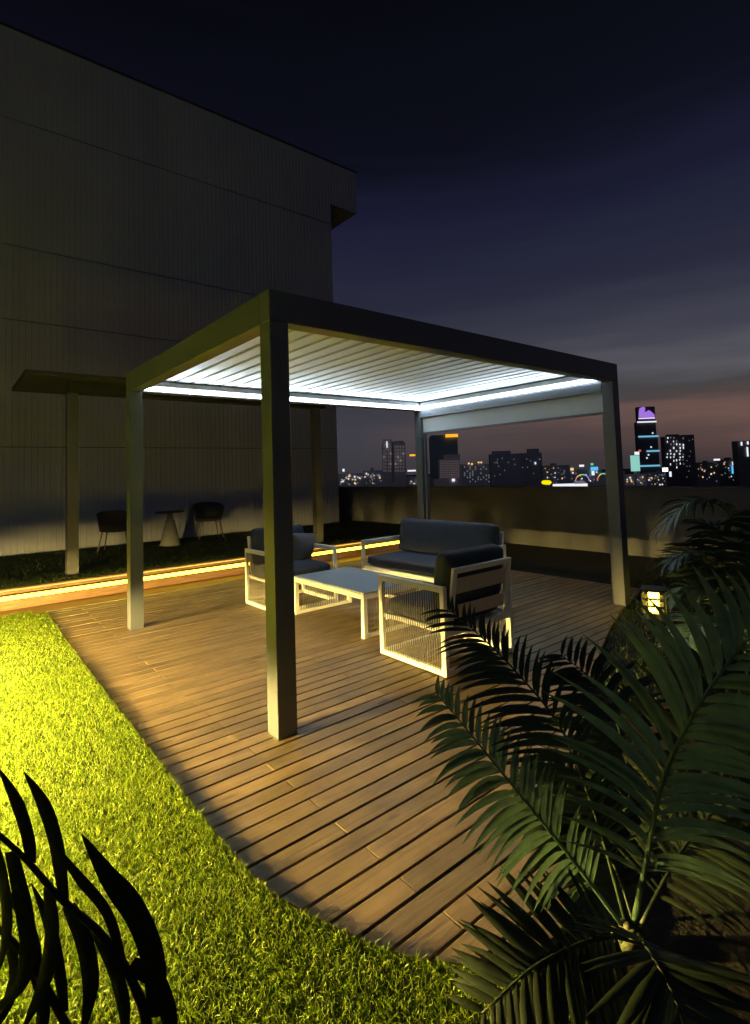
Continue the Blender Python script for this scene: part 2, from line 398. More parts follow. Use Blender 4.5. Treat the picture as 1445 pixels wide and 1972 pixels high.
# lawn slab to the left of the deck and the bed on the right
lawn_poly = [(e[1] - 0.012, e[0]) for e in LAWN_EDGE] + [(-0.10, -1.76), (-0.25, -2.5), (-0.3, -4.5), (-6.5, -4.5), (-6.5, 4.5)]
o = MB().prism(lawn_poly, 'z', -0.098, 0.003).build('lawn', 'soil'); tag(o, kind='structure')
bed_poly = [(-0.09, -1.765)] + [(right_x(q) + 0.012, q) for q in (-1.715, -1.6, -1.4, -1.2, -0.9, -0.6, -0.3, 0.0, 0.15)] + [(5.09, 0.26), (5.09, 4.55), (7.53, 4.55), (7.53, -8), (-0.29, -8), (-0.29, -4.5), (-0.24, -2.5)]
o = MB().prism(bed_poly, 'z', -0.097, -0.03).build('planting_bed', 'soil_dark'); tag(o, kind='structure')

# lower timber strip, lit riser and upper terrace level
o = MB().box((-9, 4.60, -0.098), (7.53, 5.30, -0.060)).build('lower_path', 'step_wood'); tag(o, kind='structure')
o = MB().box((-9, 5.301, -0.098), (6.35, 5.52, 0.100)).build('step', 'step_wood', bevel=0.004); tag(o, kind='structure')
o = MB().box((-9, 5.521, -0.098), (6.35, 5.60, 0.165)).build('step', 'step_wood', bevel=0.004); tag(o, kind='structure')
o = MB().box((-9, 5.601, -0.098), (7.53, 9.279, 0.168)).build('upper_lawn', 'soil_dark'); tag(o, kind='structure')
strip = thing('led_strip', 'warm yellow strip light along the timber step below the wall', 'strip light', (-9, 5.29, 0.05))
MB().box((-9, 5.268, 0.070), (6.35, 5.2985, 0.112)).build('light_diffuser', 'led_warm', strip, world=True)
MB().box((-9, 5.268, 0.056), (6.35, 5.2985, 0.0690)).build('light_channel', 'lamp_metal', strip, world=True)
strip2 = thing('led_strip', 'thin amber strip light along the upper riser of the step', 'strip light', (-9, 5.512, 0.11))
MB().box((-9, 5.508, 0.140), (6.35, 5.5195, 0.148)).build('light_diffuser', emitter('amber_led_light', (1.0, 0.55, 0.10), 2.2), strip2, world=True)
MB().box((-9, 5.508, 0.131), (6.35, 5.5195, 0.139)).build('light_channel', 'lamp_metal', strip2, world=True)

# ------------------------------------------------------------------ grass blades
def blades(name, mat, pts, zbase, hmin, hmax, wid, lean):
    n = len(pts)
    h = rng.uniform(hmin, hmax, n); a = rng.uniform(0, 2 * np.pi, n); b = rng.uniform(0, 2 * np.pi, n)
    ln = rng.uniform(0.15, lean, n) * h
    ax = np.stack([np.cos(a), np.sin(a)], 1) * (rng.uniform(0.6, 1.3, n) * wid / 2)[:, None]
    d = np.stack([np.cos(b), np.sin(b)], 1) * ln[:, None]
    v = np.zeros((n, 5, 3))
    v[:, 0, :2] = pts - ax; v[:, 1, :2] = pts + ax; v[:, 0:2, 2] = zbase
    mid = pts + d * 0.35
    v[:, 2, :2] = mid + ax * 0.8; v[:, 3, :2] = mid - ax * 0.8; v[:, 2:4, 2] = zbase + (h * 0.6)[:, None]
    v[:, 4, :2] = pts + d; v[:, 4, 2] = zbase + h
    base = np.arange(n)[:, None] * 5
    quad = base + np.array([[0, 1, 2, 3]]); tri = base + np.array([[3, 2, 4]])
    loops = np.concatenate([quad, tri], 1).ravel()
    me = bpy.data.meshes.new(name); me.vertices.add(n * 5); me.vertices.foreach_set('co', v.ravel())
    me.loops.add(n * 7); me.loops.foreach_set('vertex_index', loops.astype(np.int32))
    st = (np.arange(n)[:, None] * 7 + np.array([[0, 4]])).ravel()
    me.polygons.add(n * 2); me.polygons.foreach_set('loop_start', st.astype(np.int32))
    me.update(calc_edges=True); me.validate()
    me.materials.append(M[mat]); ob = bpy.data.objects.new(name, me); COL.objects.link(ob)
    return ob
pts = []
def fill(x0, x1, y0_, y1, dens, test):
    n = int((x1 - x0) * (y1 - y0_) * dens)
    q = np.stack([rng.uniform(x0, x1, n), rng.uniform(y0_, y1, n)], 1)
    return q[[test(*k) for k in q]]
def on_lawn(x, y):
    if y > 4.46: return False
    if y < -1.66: return x < -0.16 + random.uniform(-.03, .02)
    return x < edge_x(y) - 0.012 + random.uniform(-0.008, 0.012)
gp = np.concatenate([fill(-2.2, 0.5, -2.3, 0.2, 28000, on_lawn), fill(-2.4, -0.5, 0.2, 2.2, 17000, on_lawn),
                     fill(-3.0, -0.45, 2.2, 4.5, 10000, on_lawn)])
grass = blades('grass', 'grass', gp, 0.001, 0.011, 0.024, 0.0034, 1.6)
tag(grass, 'bright yellow green artificial turf beside the deck', 'grass', kind='stuff')
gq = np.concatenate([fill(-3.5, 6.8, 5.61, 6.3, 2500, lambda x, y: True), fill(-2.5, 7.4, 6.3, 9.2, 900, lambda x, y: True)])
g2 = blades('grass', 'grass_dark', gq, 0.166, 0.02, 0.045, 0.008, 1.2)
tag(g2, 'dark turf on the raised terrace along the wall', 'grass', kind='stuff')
gl = fill(-3.2, -0.62, 4.62, 5.0, 6500, lambda x, y: True)
g4 = blades('grass', 'grass', gl, -0.060, 0.015, 0.03, 0.005, 1.2)
tag(g4, 'short strip of turf on the lower path below the bright step light', 'grass', kind='stuff')
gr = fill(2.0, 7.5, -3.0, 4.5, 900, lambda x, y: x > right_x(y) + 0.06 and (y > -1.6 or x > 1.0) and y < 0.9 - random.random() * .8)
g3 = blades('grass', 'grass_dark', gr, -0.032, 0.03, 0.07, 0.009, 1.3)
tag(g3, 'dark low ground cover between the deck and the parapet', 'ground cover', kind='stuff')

# ------------------------------------------------------------------ the clad building on the left
YW = 9.30
bld = thing('building', 'tall dark grey building with ribbed cladding panels and an overhanging top', 'building', (7.07, YW, 0))
def ribbed(x0, x1, z0, z1, y, pitch, depth):
    """cladding sheet: trapezoid ribs standing out of a flat pan"""
    m = MB(); prof = []; x = x0
    while x < x1 - 1e-6:
        for dx, dy in ((0.0, 0), (pitch * 0.80, 0), (pitch * 0.84, depth), (pitch * 0.96, depth)):
            if x + dx <= x1: prof.append((x + dx, y + dy))
        x += pitch
    prof.append((x1, y))
    n = len(prof); vs = [(a, b, z0) for a, b in prof] + [(a, b, z1) for a, b in prof]
    m.add(vs, [(i, i + 1, n + i + 1, n + i) for i in range(n - 1)])
    m.add([(x0, y, z1), (x1, y, z1), (x1, y + 0.035, z1), (x0, y + 0.035, z1), (x0, y, z0), (x1, y, z0), (x1, y + 0.035, z0), (x0, y + 0.035, z0)],
          [(0, 1, 2, 3), (4, 7, 6, 5)])
    return m
XL = -8.0
for (z0, z1, xr) in ((-0.6, 2.193, 7.07), (2.21, 4.635, 7.07), (4.652, 6.085, 7.07), (6.102, 8.605, 7.07), (8.622, 9.20, 7.07), (9.2, 10.45, 8.02)):
    ribbed(XL, xr, z0, z1, YW, 0.105, 0.009).build('wall_panel', 'clad', bld, world=True)
MB().box((XL, YW + 0.040, -0.6), (7.06, 24, 9.2)).build('wall', 'joint', bld, world=True)
MB().box((7.061, YW + 0.012, -46), (7.075, 24, 9.195)).build('side_wall', 'clad', bld, world=True)
MB().box((XL, YW + 0.040, 9.205), (8.015, 24, 10.44)).build('cornice', 'clad', bld, world=True)
MB().box((XL, YW - 0.015, 10.451), (8.05, 24, 10.50)).build('roof_coping', 'canopy', bld, world=True)

# canopy standing against that wall
can = thing('canopy', 'dark unlit flat roofed canopy on posts against the clad wall', 'canopy', (0, 6, 0.168))
MB().box((-0.62, 5.62, 2.965), (4.9, 7.30, 3.03)).build('roof', 'canopy', can, bevel=0.01, world=True)
MB().box((-0.05, 5.93, 2.80), (4.42, 6.07, 2.9645)).build('beam', 'canopy', can, bevel=0.005, world=True)
for px_, py_ in ((0.0, 6.0), (4.22, 6.0), (4.22, 7.15)):
    p_ = MB().box((px_ - 0.075, py_ - 0.07, 0.172), (px_ + 0.075, py_ + 0.07, 2.795)).build('post', 'canopy_post', can, bevel=0.006, world=True)
    MB().box((px_ - 0.11, py_ - 0.11, 0.166), (px_ + 0.11, py_ + 0.11, 0.1715)).build('foot_plate', 'canopy_post', p_, loc=None).location = -Vector(can.location)
for ob in can.children:
    for c in ob.children: c.location = -Vector(can.location)

# parapet on the far side
par = thing('parapet_wall', 'low dark rendered parapet wall in front of the city skyline', 'wall', (7.55, 0, -0.1))
MB().box((7.55, -9, -0.6), (7.75, 14, 1.075)).build('wall', 'parapet', par, world=True)
MB().box((7.535, -9, 1.076), (7.77, 14, 1.12)).build('coping', 'parapet', par, bevel=0.006, world=True)

# ================================================================== THE PERGOLA
A, B, H, PW, BD = 4.259, 3.108, 2.60, 0.126, 0.191
perg = thing('pergola', 'dark aluminium louvred pergola with glowing white light strips over the deck', 'pergola', (0, 0, 0))
def post(x, y):
    p = MB().box((x, y, 0.004), (x + PW, y + PW, H - BD - 0.0005)).build('post', 'alu_dark', perg, bevel=0.004)
    MB().box((x - 0.004, y - 0.004, 0.0005), (x + PW + 0.004, y + PW + 0.004, 0.0035)).build('foot_plate', 'alu_dark', p)
    return p
for x, y in ((0, 0), (A - PW, 0), (0, B - PW), (A - PW, B - PW)): post(x, y)
z0, z1 = H - BD, H
MB().box((0, 0, z0), (A, PW, z1)).build('beam', 'alu_dark', perg, bevel=0.006)
MB().box((0, B - PW, z0), (A, B, z1)).build('beam', 'alu_dark', perg, bevel=0.006)
MB().box((0, PW + 0.0005, z0), (PW, B - PW - 0.0005, z1)).build('beam', 'alu_dark', perg, bevel=0.006)
MB().box((A - PW, PW + 0.0005, z0), (A, B - PW - 0.0005, z1)).build('beam', 'alu_dark', perg, bevel=0.006)
# inner gutters that carry the louvres, light strips tucked beneath their lip
gt = 0.034; zl = 2.440; e_ = 0.0008
rims = (((PW + e_, PW + e_), (A - PW - e_, PW + gt)), ((PW + e_, B - PW - gt), (A - PW - e_, B - PW - e_)),
        ((PW + e_, PW + gt + e_), (PW + gt, B - PW - gt - e_)), ((A - PW - gt, PW + gt + e_), (A - PW - e_, B - PW - gt - e_)))
for a, b in rims:
    MB().box((a[0], a[1], 2.468), (b[0], b[1], 2.520)).build('gutter', 'gutter', perg, bevel=0.003)
st = 0.013
for a, b in (((PW + .012, B - PW - st), (A - PW - .012, B - PW - e_)), ((A - PW - st, PW + .014), (A - PW - e_, B - PW - .014))):
    MB().box((a[0], a[1], zl - 0.013), (b[0], b[1], zl + 0.013)).build('light_strip', 'led_cool', perg)
# louvre blades run along y, all but closed
nb = 24; pit = (A - 2 * PW - 0.012) / nb
for i in range(nb):
    cx = PW + 0.006 + pit * (i + 0.5); a = R(1.6 + 0.5 * math.sin(i * 1.7))
    w = pit * 0.5 - 0.0115; prof = []
    raw = [(-w, -0.004), (-w + 0.006, -0.010), (w - 0.006, -0.010), (w, -0.004), (w, 0.010), (-w, 0.010)]
    for (q, z) in raw: prof.append((cx + q * math.cos(a) - z * math.sin(a), H - 0.056 + q * math.sin(a) + z * math.cos(a)))
    MB().prism(prof, 'y', PW + 0.006, B - PW - 0.006).build('louvre', 'louvre', perg)
# roller screen between the two far right posts
cas = MB().box((A - PW - 0.002, PW + 0.004, 2.30), (A - 0.02, B - PW - 0.004, z0 - 0.001)).build('screen_cassette', 'alu_dark', perg, bevel=0.006)
MB().box((A - 0.075, PW + 0.006, 2.085), (A - 0.072, B - PW - 0.006, 2.299)).build('roller_screen', 'screen', perg)
MB().box((A - 0.09, PW + 0.006, 2.058), (A - 0.057, B - PW - 0.006, 2.084)).build('bottom_rail', 'alu_dark', perg, bevel=0.004)
MB().box((A - 0.10, B - PW - 0.055, 0.006), (A - 0.055, B - PW - 0.0255, 2.05)).build('screen_guide', 'alu_dark', perg, bevel=0.003)
MB().box((A - 0.10, PW + 0.001, 0.006), (A - 0.055, PW + 0.025, 2.05)).build('screen_guide', 'alu_dark', perg, bevel=0.003)

# ================================================================== LOUNGE FURNITURE
def lounge(name, label, cat, width, depth, loc, rz, nback, cush, group, back_cush=None):
    """white framed seat facing +y: side loops strung with rope, webbed back, loose cushions"""
    t = thing(name, label, cat, loc, rz, group)
    hw, hd = width / 2, depth / 2; arm, t1, t2 = 0.65, 0.046, 0.036
    for s in (-1, 1):
        x = s * (hw - t2 / 2)
        f = MB(); f.loop([(x, -hd + t1 / 2, t1 / 2 + .012), (x, hd - t1 / 2, t1 / 2 + .012), (x, hd - t1 / 2, arm - t1 / 2), (x, -hd + t1 / 2, arm - t1 / 2)], t1, t2, (1, 0, 0))
        fr = f.build('side_frame', 'alu_white', t, bevel=0.007)
        MB().box((x - 0.014, -hd + t1 + .001, 0.315), (x + 0.014, hd - t1 - .001, 0.350)).build('side_rail', 'alu_white', t, bevel=0.004)
        rp_ = MB(); n = max(12, int(depth / 0.028))
        for k in range(n):
            y = -hd + t1 + (depth - 2 * t1) * (k + 0.5) / n
            rp_.tube([(x + 0.0185 * (1 if s > 0 else -1), y, 0.045), (x + 0.0185 * (1 if s > 0 else -1), y, arm - 0.045)], 0.0032, 5)
        rp_.build('rope_panel', 'rope', t)
        for y in (-hd + 0.03, hd - 0.03):
            MB().lathe([(0.016, 0.001), (0.016, 0.0118)], 12, (x, y)).build('foot', 'lamp_metal', t)
    xi = hw - t2 - 0.001
    MB().box((-xi, hd - t1 - 0.005, 0.285), (xi, hd - 0.008, 0.335)).build('seat_rail', 'alu_white', t, bevel=0.005)
    MB().box((-xi, -hd + 0.012, 0.285), (xi, -hd + 0.05, 0.335)).build('seat_rail', 'alu_white', t, bevel=0.005)
    MB().box((-xi, hd - t1 + 0.004, 0.014), (xi, hd - 0.006, 0.050)).build('stretcher', 'alu_white', t, bevel=0.005)
    MB().box((-xi, -hd + 0.006, 0.014), (xi, -hd + 0.042, 0.050)).build('stretcher', 'alu_white', t, bevel=0.005)
    MB().box((-xi + .02, -hd + 0.055, 0.318), (xi - .02, hd - t1 - 0.01, 0.330)).build('seat_base', 'webbing', t)
    # back frame: a loop with rounded lower corners, leaning back a little
    bw = hw - t2 - 0.045; pts = []; r = 0.07
    lean = lambda z: -hd + 0.028 - (z - 0.33) * 0.16
    for (cx, sgn) in ((-bw + r, -1), (bw - r, 1)):
        arc = [(cx + sgn * r * math.sin(q), 0.30 + r - r * math.cos(q)) for q in np.linspace(0, math.pi / 2, 6)]
        pts += arc[::-1] if sgn < 0 else arc
    poly = [(p_[0], lean(p_[1]), p_[1]) for p_ in pts]
    poly = [(-bw, lean(0.76), 0.76)] + poly + [(bw, lean(0.76), 0.76)]
    MB().loop(poly, 0.042, 0.030, (0, 1, 0.16)).build('back_frame', 'alu_white', t, bevel=0.006)
    for (a, b) in ((0.40, 0.50), (0.585, 0.70)):
        zc = (a + b) / 2
        w_ = MB().add([(-bw + .015, lean(a), a), (bw - .015, lean(a), a), (bw - .015, lean(b), b), (-bw + .015, lean(b), b),
                       (-bw + .015, lean(a) + .006, a), (bw - .015, lean(a) + .006, a), (bw - .015, lean(b) + .006, b), (-bw + .015, lean(b) + .006, b)],
                      [(0, 1, 2, 3), (7, 6, 5, 4), (0, 4, 5, 1), (3, 2, 6, 7), (0, 3, 7, 4), (1, 5, 6, 2)])
        w_.build('back_strap', 'webbing', t)
    nseat = 1
    m = soft_box((2 * xi - 0.02, depth - 0.13, 0.125), 0.045, 0.018, 14); xform(m, (0, 0.02, 0.40)); m.build('seat_cushion', cush, t, smooth=True)
    cw = (2 * xi - 0.03) / nback
    for k in range(nback):
        m = soft_box((cw - 0.006, 0.155, 0.43), 0.055, 0.022, 12)
        xform(m, (-(2 * xi - 0.03) / 2 + cw * (k + 0.5), -hd + 0.098, 0.665), rx=R(9)); m.build('back_cushion', back_cush or cush, t, smooth=True)
    return t
lounge('armchair', 'white framed armchair with its strapped back turned towards the palm', 'armchair', 0.80, 0.74, (1.72, 0.315, 0), 0, 1, 'cushion', 'white framed lounge seats', 'cushion')
lounge('armchair', 'white framed armchair with navy back cushion partly behind the front post', 'armchair', 0.80, 0.76, (1.71, 2.76, 0), R(180), 1, 'cushion', 'white framed lounge seats', 'cushion_navy')
lounge('sofa', 'white framed two seat sofa with slate grey cushions at the far side of the table', 'sofa', 1.66, 0.76, (3.01, 1.77, 0), R(90), 1, 'cushion', 'white framed lounge seats')

def throw_pillow(label, mat, loc, rx, ry, rz, s=0.42):
    o = xform(soft_box((s, 0.06, s), 0.03, 0.055, 12), (0, 0, 0)).build('throw_pillow', mat, smooth=True)
    o.location = loc; o.rotation_euler = (rx, ry, rz); tag(o, label, 'pillow', 'loose pillows on the armchairs'); return o
throw_pillow('pale grey throw pillow leaning in the navy backed armchair', 'pillow_grey', (1.93, 2.88, 0.60), R(14), R(6), R(12), 0.38)
throw_pillow('tan woven throw pillow on the seat of the armchair nearest the palm', 'pillow_tan', (1.86, 0.18, 0.60), R(-16), 0, R(-12), 0.34)

# coffee table
tb = thing('coffee_table', 'low white framed coffee table with pale blue glass top between the seats', 'table', (1.84, 1.69, 0))
tw, tl, th = 0.375, 0.615, 0.41
for sx in (-1, 1):
    for sy in (-1, 1):
        MB().cbox((sx * (tw - .024), sy * (tl - .024), (th - .062) / 2 + .004), (0.046, 0.046, th - .064)).build('leg', 'alu_white', tb, bevel=0.005)
MB().loop([(-tw + .024, -tl + .024, th - .033), (tw - .024, -tl + .024, th - .033), (tw - .024, tl - .024, th - .033), (-tw + .024, tl - .024, th - .033)], 0.047, 0.05, (0, 0, 1)).build('apron', 'alu_white', tb, bevel=0.005)
MB().box((-tw + .012, -tl + .012, th - .007), (tw - .012, tl - .012, th + .002)).build('table_top', 'glass_top', tb, bevel=0.002)
for sy in (-1, 1):
    y = sy * (tl - .024)
    MB().cbox((0, y, 0.024), (2 * tw - .096, 0.036, 0.036)).build('stretcher', 'alu_white', tb, bevel=0.004)
    rp_ = MB()
    for k in range(22):
        x = -tw + .055 + (2 * tw - .11) * k / 21; rp_.tube([(x, y, 0.04), (x, y, th - .058)], 0.0032, 5)
    rp_.build('rope_panel', 'rope', tb)

# ------------------------------------------------------------------ tub chairs and cone table by the wall
def tub_chair(label, loc, rz):
    t = thing('tub_chair', label, 'chair', loc, rz, 'woven tub chairs by the wall')
    n = 18; vs = []; fs = []
    for i in range(n + 1):       # shell wraps the back, open at +y
        q = R(-28) - (R(180) - 2 * R(28) + R(0)) * i / n if False else R(180 + -18) + R(216) * i / n
        rr = 0.285; c, s_ = math.cos(q), math.sin(q)
        k = 0.5 + 0.5 * math.sin(math.pi * i / n); zt = 0.62 + 0.17 * min(1, k * 1.25 - 0.25)
        for (ra, z) in ((rr - 0.03, 0.40), (rr + 0.015, zt - 0.01), (rr + 0.03, zt), (rr + 0.055, zt - 0.015), (rr, 0.39)):
            vs.append((ra * c, ra * s_ * 0.95, z))
    for i in range(n):
        for k in range(5): fs.append((i * 5 + k, i * 5 + (k + 1) % 5, (i + 1) * 5 + (k + 1) % 5, (i + 1) * 5 + k))
    fs.append((0, 1, 2, 3, 4)); fs.append(tuple(n * 5 + k for k in range(5)))
    MB().add(vs, fs).build('backrest', 'wicker', t, smooth=True)
    MB().lathe([(0.20, 0.375), (0.27, 0.385), (0.275, 0.42), (0.26, 0.445), (0.2, 0.452)], 28).build('seat', 'wicker', t, smooth=True)
    for sx in (-1, 1):
        for sy in (-1, 1):
            MB().tube([(sx * 0.20, sy * 0.20, 0.385), (sx * 0.265, sy * 0.265, 0.0)], [0.017, 0.011], 8).build('leg', 'leg_dark', t, smooth=True)
    return t
tub_chair('dark woven tub chair turned away, just left of the slim pergola post', (1.12, 8.22, 0.170), R(-25))
tub_chair('dark woven tub chair with open front, right of the cone table', (3.18, 8.86, 0.170), R(170))
ct = thing('cone_table', 'small round side table on a cone base between the dark tub chairs', 'table', (2.10, 8.15, 0.170))
MB().lathe([(0.205, 0.001), (0.205, 0.03), (0.19, 0.05), (0.085, 0.50), (0.06, 0.53), (0.05, 0.66)], 32).build('base', 'cone', ct, smooth=True)
MB().lathe([(0.27, 0.662), (0.275, 0.668), (0.275, 0.680), (0.27, 0.686)], 40).build('table_top', 'wicker', ct)

# ------------------------------------------------------------------ bollard lamps
def bollard(label, loc, rz, group='louvred garden lamps'):
    t = thing('garden_lamp', label, 'garden lamp', loc, rz, group)
    s = 0.095
    MB().box((-s - .012, -s - .012, 0.0), (s + .012, s + .012, 0.028)).build('base', 'lamp_metal', t, bevel=0.004)
    MB().box((-s * .8, -s * .8, 0.0285), (s * .8, s * .8, 0.090)).build('plinth', 'lamp_metal', t, bevel=0.003)
    MB().lathe([(0.046, 0.0945), (0.046, 0.2895)], 24).build('diffuser', 'lamp_glow', t, smooth=False)
    for sx in (-1, 1):
        for sy in (-1, 1):
            MB().box((sx * s - .006, sy * s - .006, 0.091), (sx * s + .006, sy * s + .006, 0.2935)).build('corner_post', 'lamp_metal', t)
    MB().box((-s - .008, -s - .008, 0.0905), (s + .008, s + .008, 0.0940)).build('plate', 'lamp_metal', t)
    for z in (0.158, 0.226):
        ring = MB()
        ring.loop([(-s + .012, -s + .012, z), (s - .012, -s + .012, z), (s - .012, s - .012, z), (-s + .012, s - .012, z)], 0.030, 0.016, (0, 0, 1)).build('louvre', 'lamp_metal', t)
    MB().box((-s - .014, -s - .014, 0.294), (s + .014, s + .014, 0.318)).build('cap', 'lamp_metal', t, bevel=0.004)
    return t
LAMP = pixz(1262, 1196, -0.03)
bollard('glowing louvred garden lamp at the foot of the palm by the right post', (LAMP.x, LAMP.y, -0.03), R(20))
def path_lamp(label, loc, k, glow_mat, lip=0.337):
    t = thing('garden_lamp', label, 'garden lamp', loc, 0, 'wide capped garden lamps')
    MB().lathe([(0.07, 0.0), (0.07, 0.02), (0.022, 0.03), (0.022, 0.323 - k)], 20).build('post', 'lamp_metal', t, smooth=False)
    MB().lathe([(0.05, 0.324 - k), (0.05, 0.3455 - k)], 24).build('diffuser', glow_mat, t)
    MB().lathe([(0.255, 0.346 - k), (0.255, lip - k), (0.26, lip - k), (0.265, 0.352 - k), (0.2, 0.38 - k), (0.03, 0.40 - k)], 32).build('cap', 'lamp_metal', t)
    return t
path_lamp('wide capped garden lamp standing on the lawn beside the deck', (-2.45, 2.5, 0.002), 0.0, 'path_glow')
path_lamp('lower wide capped garden lamp standing on the lawn near the drooping palm', (-2.75, 0.55, 0.002), 0.03, 'path_glow_dim', 0.334)

# ================================================================== PALMS
def bez(ctrl, n):
    """Catmull-Rom through control points"""
    P = [Vector(p) for p in ctrl]; P = [P[0] * 2 - P[1]] + P + [P[-1] * 2 - P[-2]]; out = []
    for i in range(1, len(P) - 2):
        for k in range(n):
            t = k / n; a, b, c, d = P[i - 1], P[i], P[i + 1], P[i + 2]
            out.append(0.5 * ((2 * b) + (c - a) * t + (2 * a - 5 * b + 4 * c - d) * t * t + (-a + 3 * b - 3 * c + d) * t ** 3))
    out.append(P[-2]); return out

def frond(parent, ctrl, mat, leaf=0.30, width=0.024, count=34, facing=None, start=0.16, fwd=0.75, droop=0.35, rach=0.007, sides=(1, 1), vee=0.15, fwds=None, droops=None, curl=0.3, seed=0):
    rnd = random.Random(seed); c = bez(ctrl, 10); L = [0]
    for a, b in zip(c, c[1:]): L.append(L[-1] + (b - a).length)
    tot = L[-1]
    def at(s):
        s *= tot
        for i in range(len(c) - 1):
            if L[i + 1] >= s:
                k = (s - L[i]) / max(1e-9, L[i + 1] - L[i]); return c[i].lerp(c[i + 1], k), (c[i + 1] - c[i]).normalized()
        return c[-1], (c[-1] - c[-2]).normalized()
    m = MB(); m.tube(c[::2] + ([c[-1]] if (len(c) - 1) % 2 else []), [rach * (1 - 0.8 * i / (len(c[::2]))) for i in range(len(c[::2]) + (1 if (len(c) - 1) % 2 else 0))], 6)
    for k in range(count):
        s = start + (1 - start) * (k + 0.5) / count
        for side, sc in zip((-1, 1), sides):
            if sc == 0: continue
            ss = min(1, s + rnd.uniform(-.4, .4) / count)
            p, d = at(ss)
            nrm = Vector(facing) if facing is not None else Vector((0, 0, 1))
            nrm = (nrm - d * nrm.dot(d)).normalized(); lat = d.cross(nrm) * side
            u = (ss - start) / (1 - start)
            ln = leaf * sc * (0.45 + 0.75 * math.sin(math.pi * min(1, 0.12 + 0.80 * u)) ) * (1 - 0.35 * u) * rnd.uniform(0.88, 1.1)
            fw = (fwds[0 if side < 0 else 1] if fwds else fwd) * (0.6 + 0.9 * u) + rnd.uniform(-.08, .08)
            dirv = (lat + d * fw + nrm * (vee + rnd.uniform(-.08, .08))).normalized()
            w = width * (0.8 + 0.4 * math.sin(math.pi * u)) * rnd.uniform(0.85, 1.15); seg = 6
            pts = []; q = p.copy(); dv = dirv.copy()
            dr = (droops[0 if side < 0 else 1] if droops else droop) * rnd.uniform(0.7, 1.35)
            for j in range(seg + 1):
                pts.append((q.copy(), dv.copy())); q = q + dv * (ln / seg); dv = (dv + Vector((0, 0, -1)) * (dr / seg) + (lat - d * 0.25) * (curl / seg)).normalized()
            prof = [0.30, 0.85, 1.0, 0.92, 0.70, 0.40, 0.03]; vs = []
            for j, (q, dv) in enumerate(pts):
                wn = dv.cross(nrm).normalized(); fold = dv.cross(wn).normalized()
                hw = w / 2 * prof[j]
                vs += [q - wn * hw + fold * hw * 0.35, q, q + wn * hw + fold * hw * 0.35]
            fs = []
            for j in range(seg):
                for e in (0, 1): fs.append((j * 3 + e, j * 3 + e + 1, (j + 1) * 3 + e + 1, (j + 1) * 3 + e))
            m.add(vs, fs)
    # a frond stays loosely meshed: no normal recalculation needed for two-sided leaves
    return m.build('frond', mat, parent, smooth=True, world=True)

BACK = -FWD
def palm(label, base, fronds, mat, stemtop, stemr=0.05, group='feathery garden palms'):
    t = thing('palm', label, 'palm', base, 0, group)
    b = Vector(base)
    for i in range(5):
        q = b + Vector((random.uniform(-.07, .07), random.uniform(-.07, .07), 0)); e = Vector(stemtop) + Vector((random.uniform(-.05, .05), random.uniform(-.05, .05), random.uniform(-.08, .02)))
        MB().tube([q, q.lerp(e, 0.5) + Vector((0.01, 0, 0)), e], [stemr * .55, stemr * 0.45, stemr * 0.25], 10).build('stem', 'stem', t, smooth=True, world=True)
    for i, f in enumerate(fronds):
        ctrl = [pix(*p) for p in f['c']]
        frond(t, ctrl, f.get('mat', mat), seed=hash(label) % 1000 * 0 + i * 7 + len(fronds), **{k: v for k, v in f.items() if k not in ('c', 'mat')})
    return t

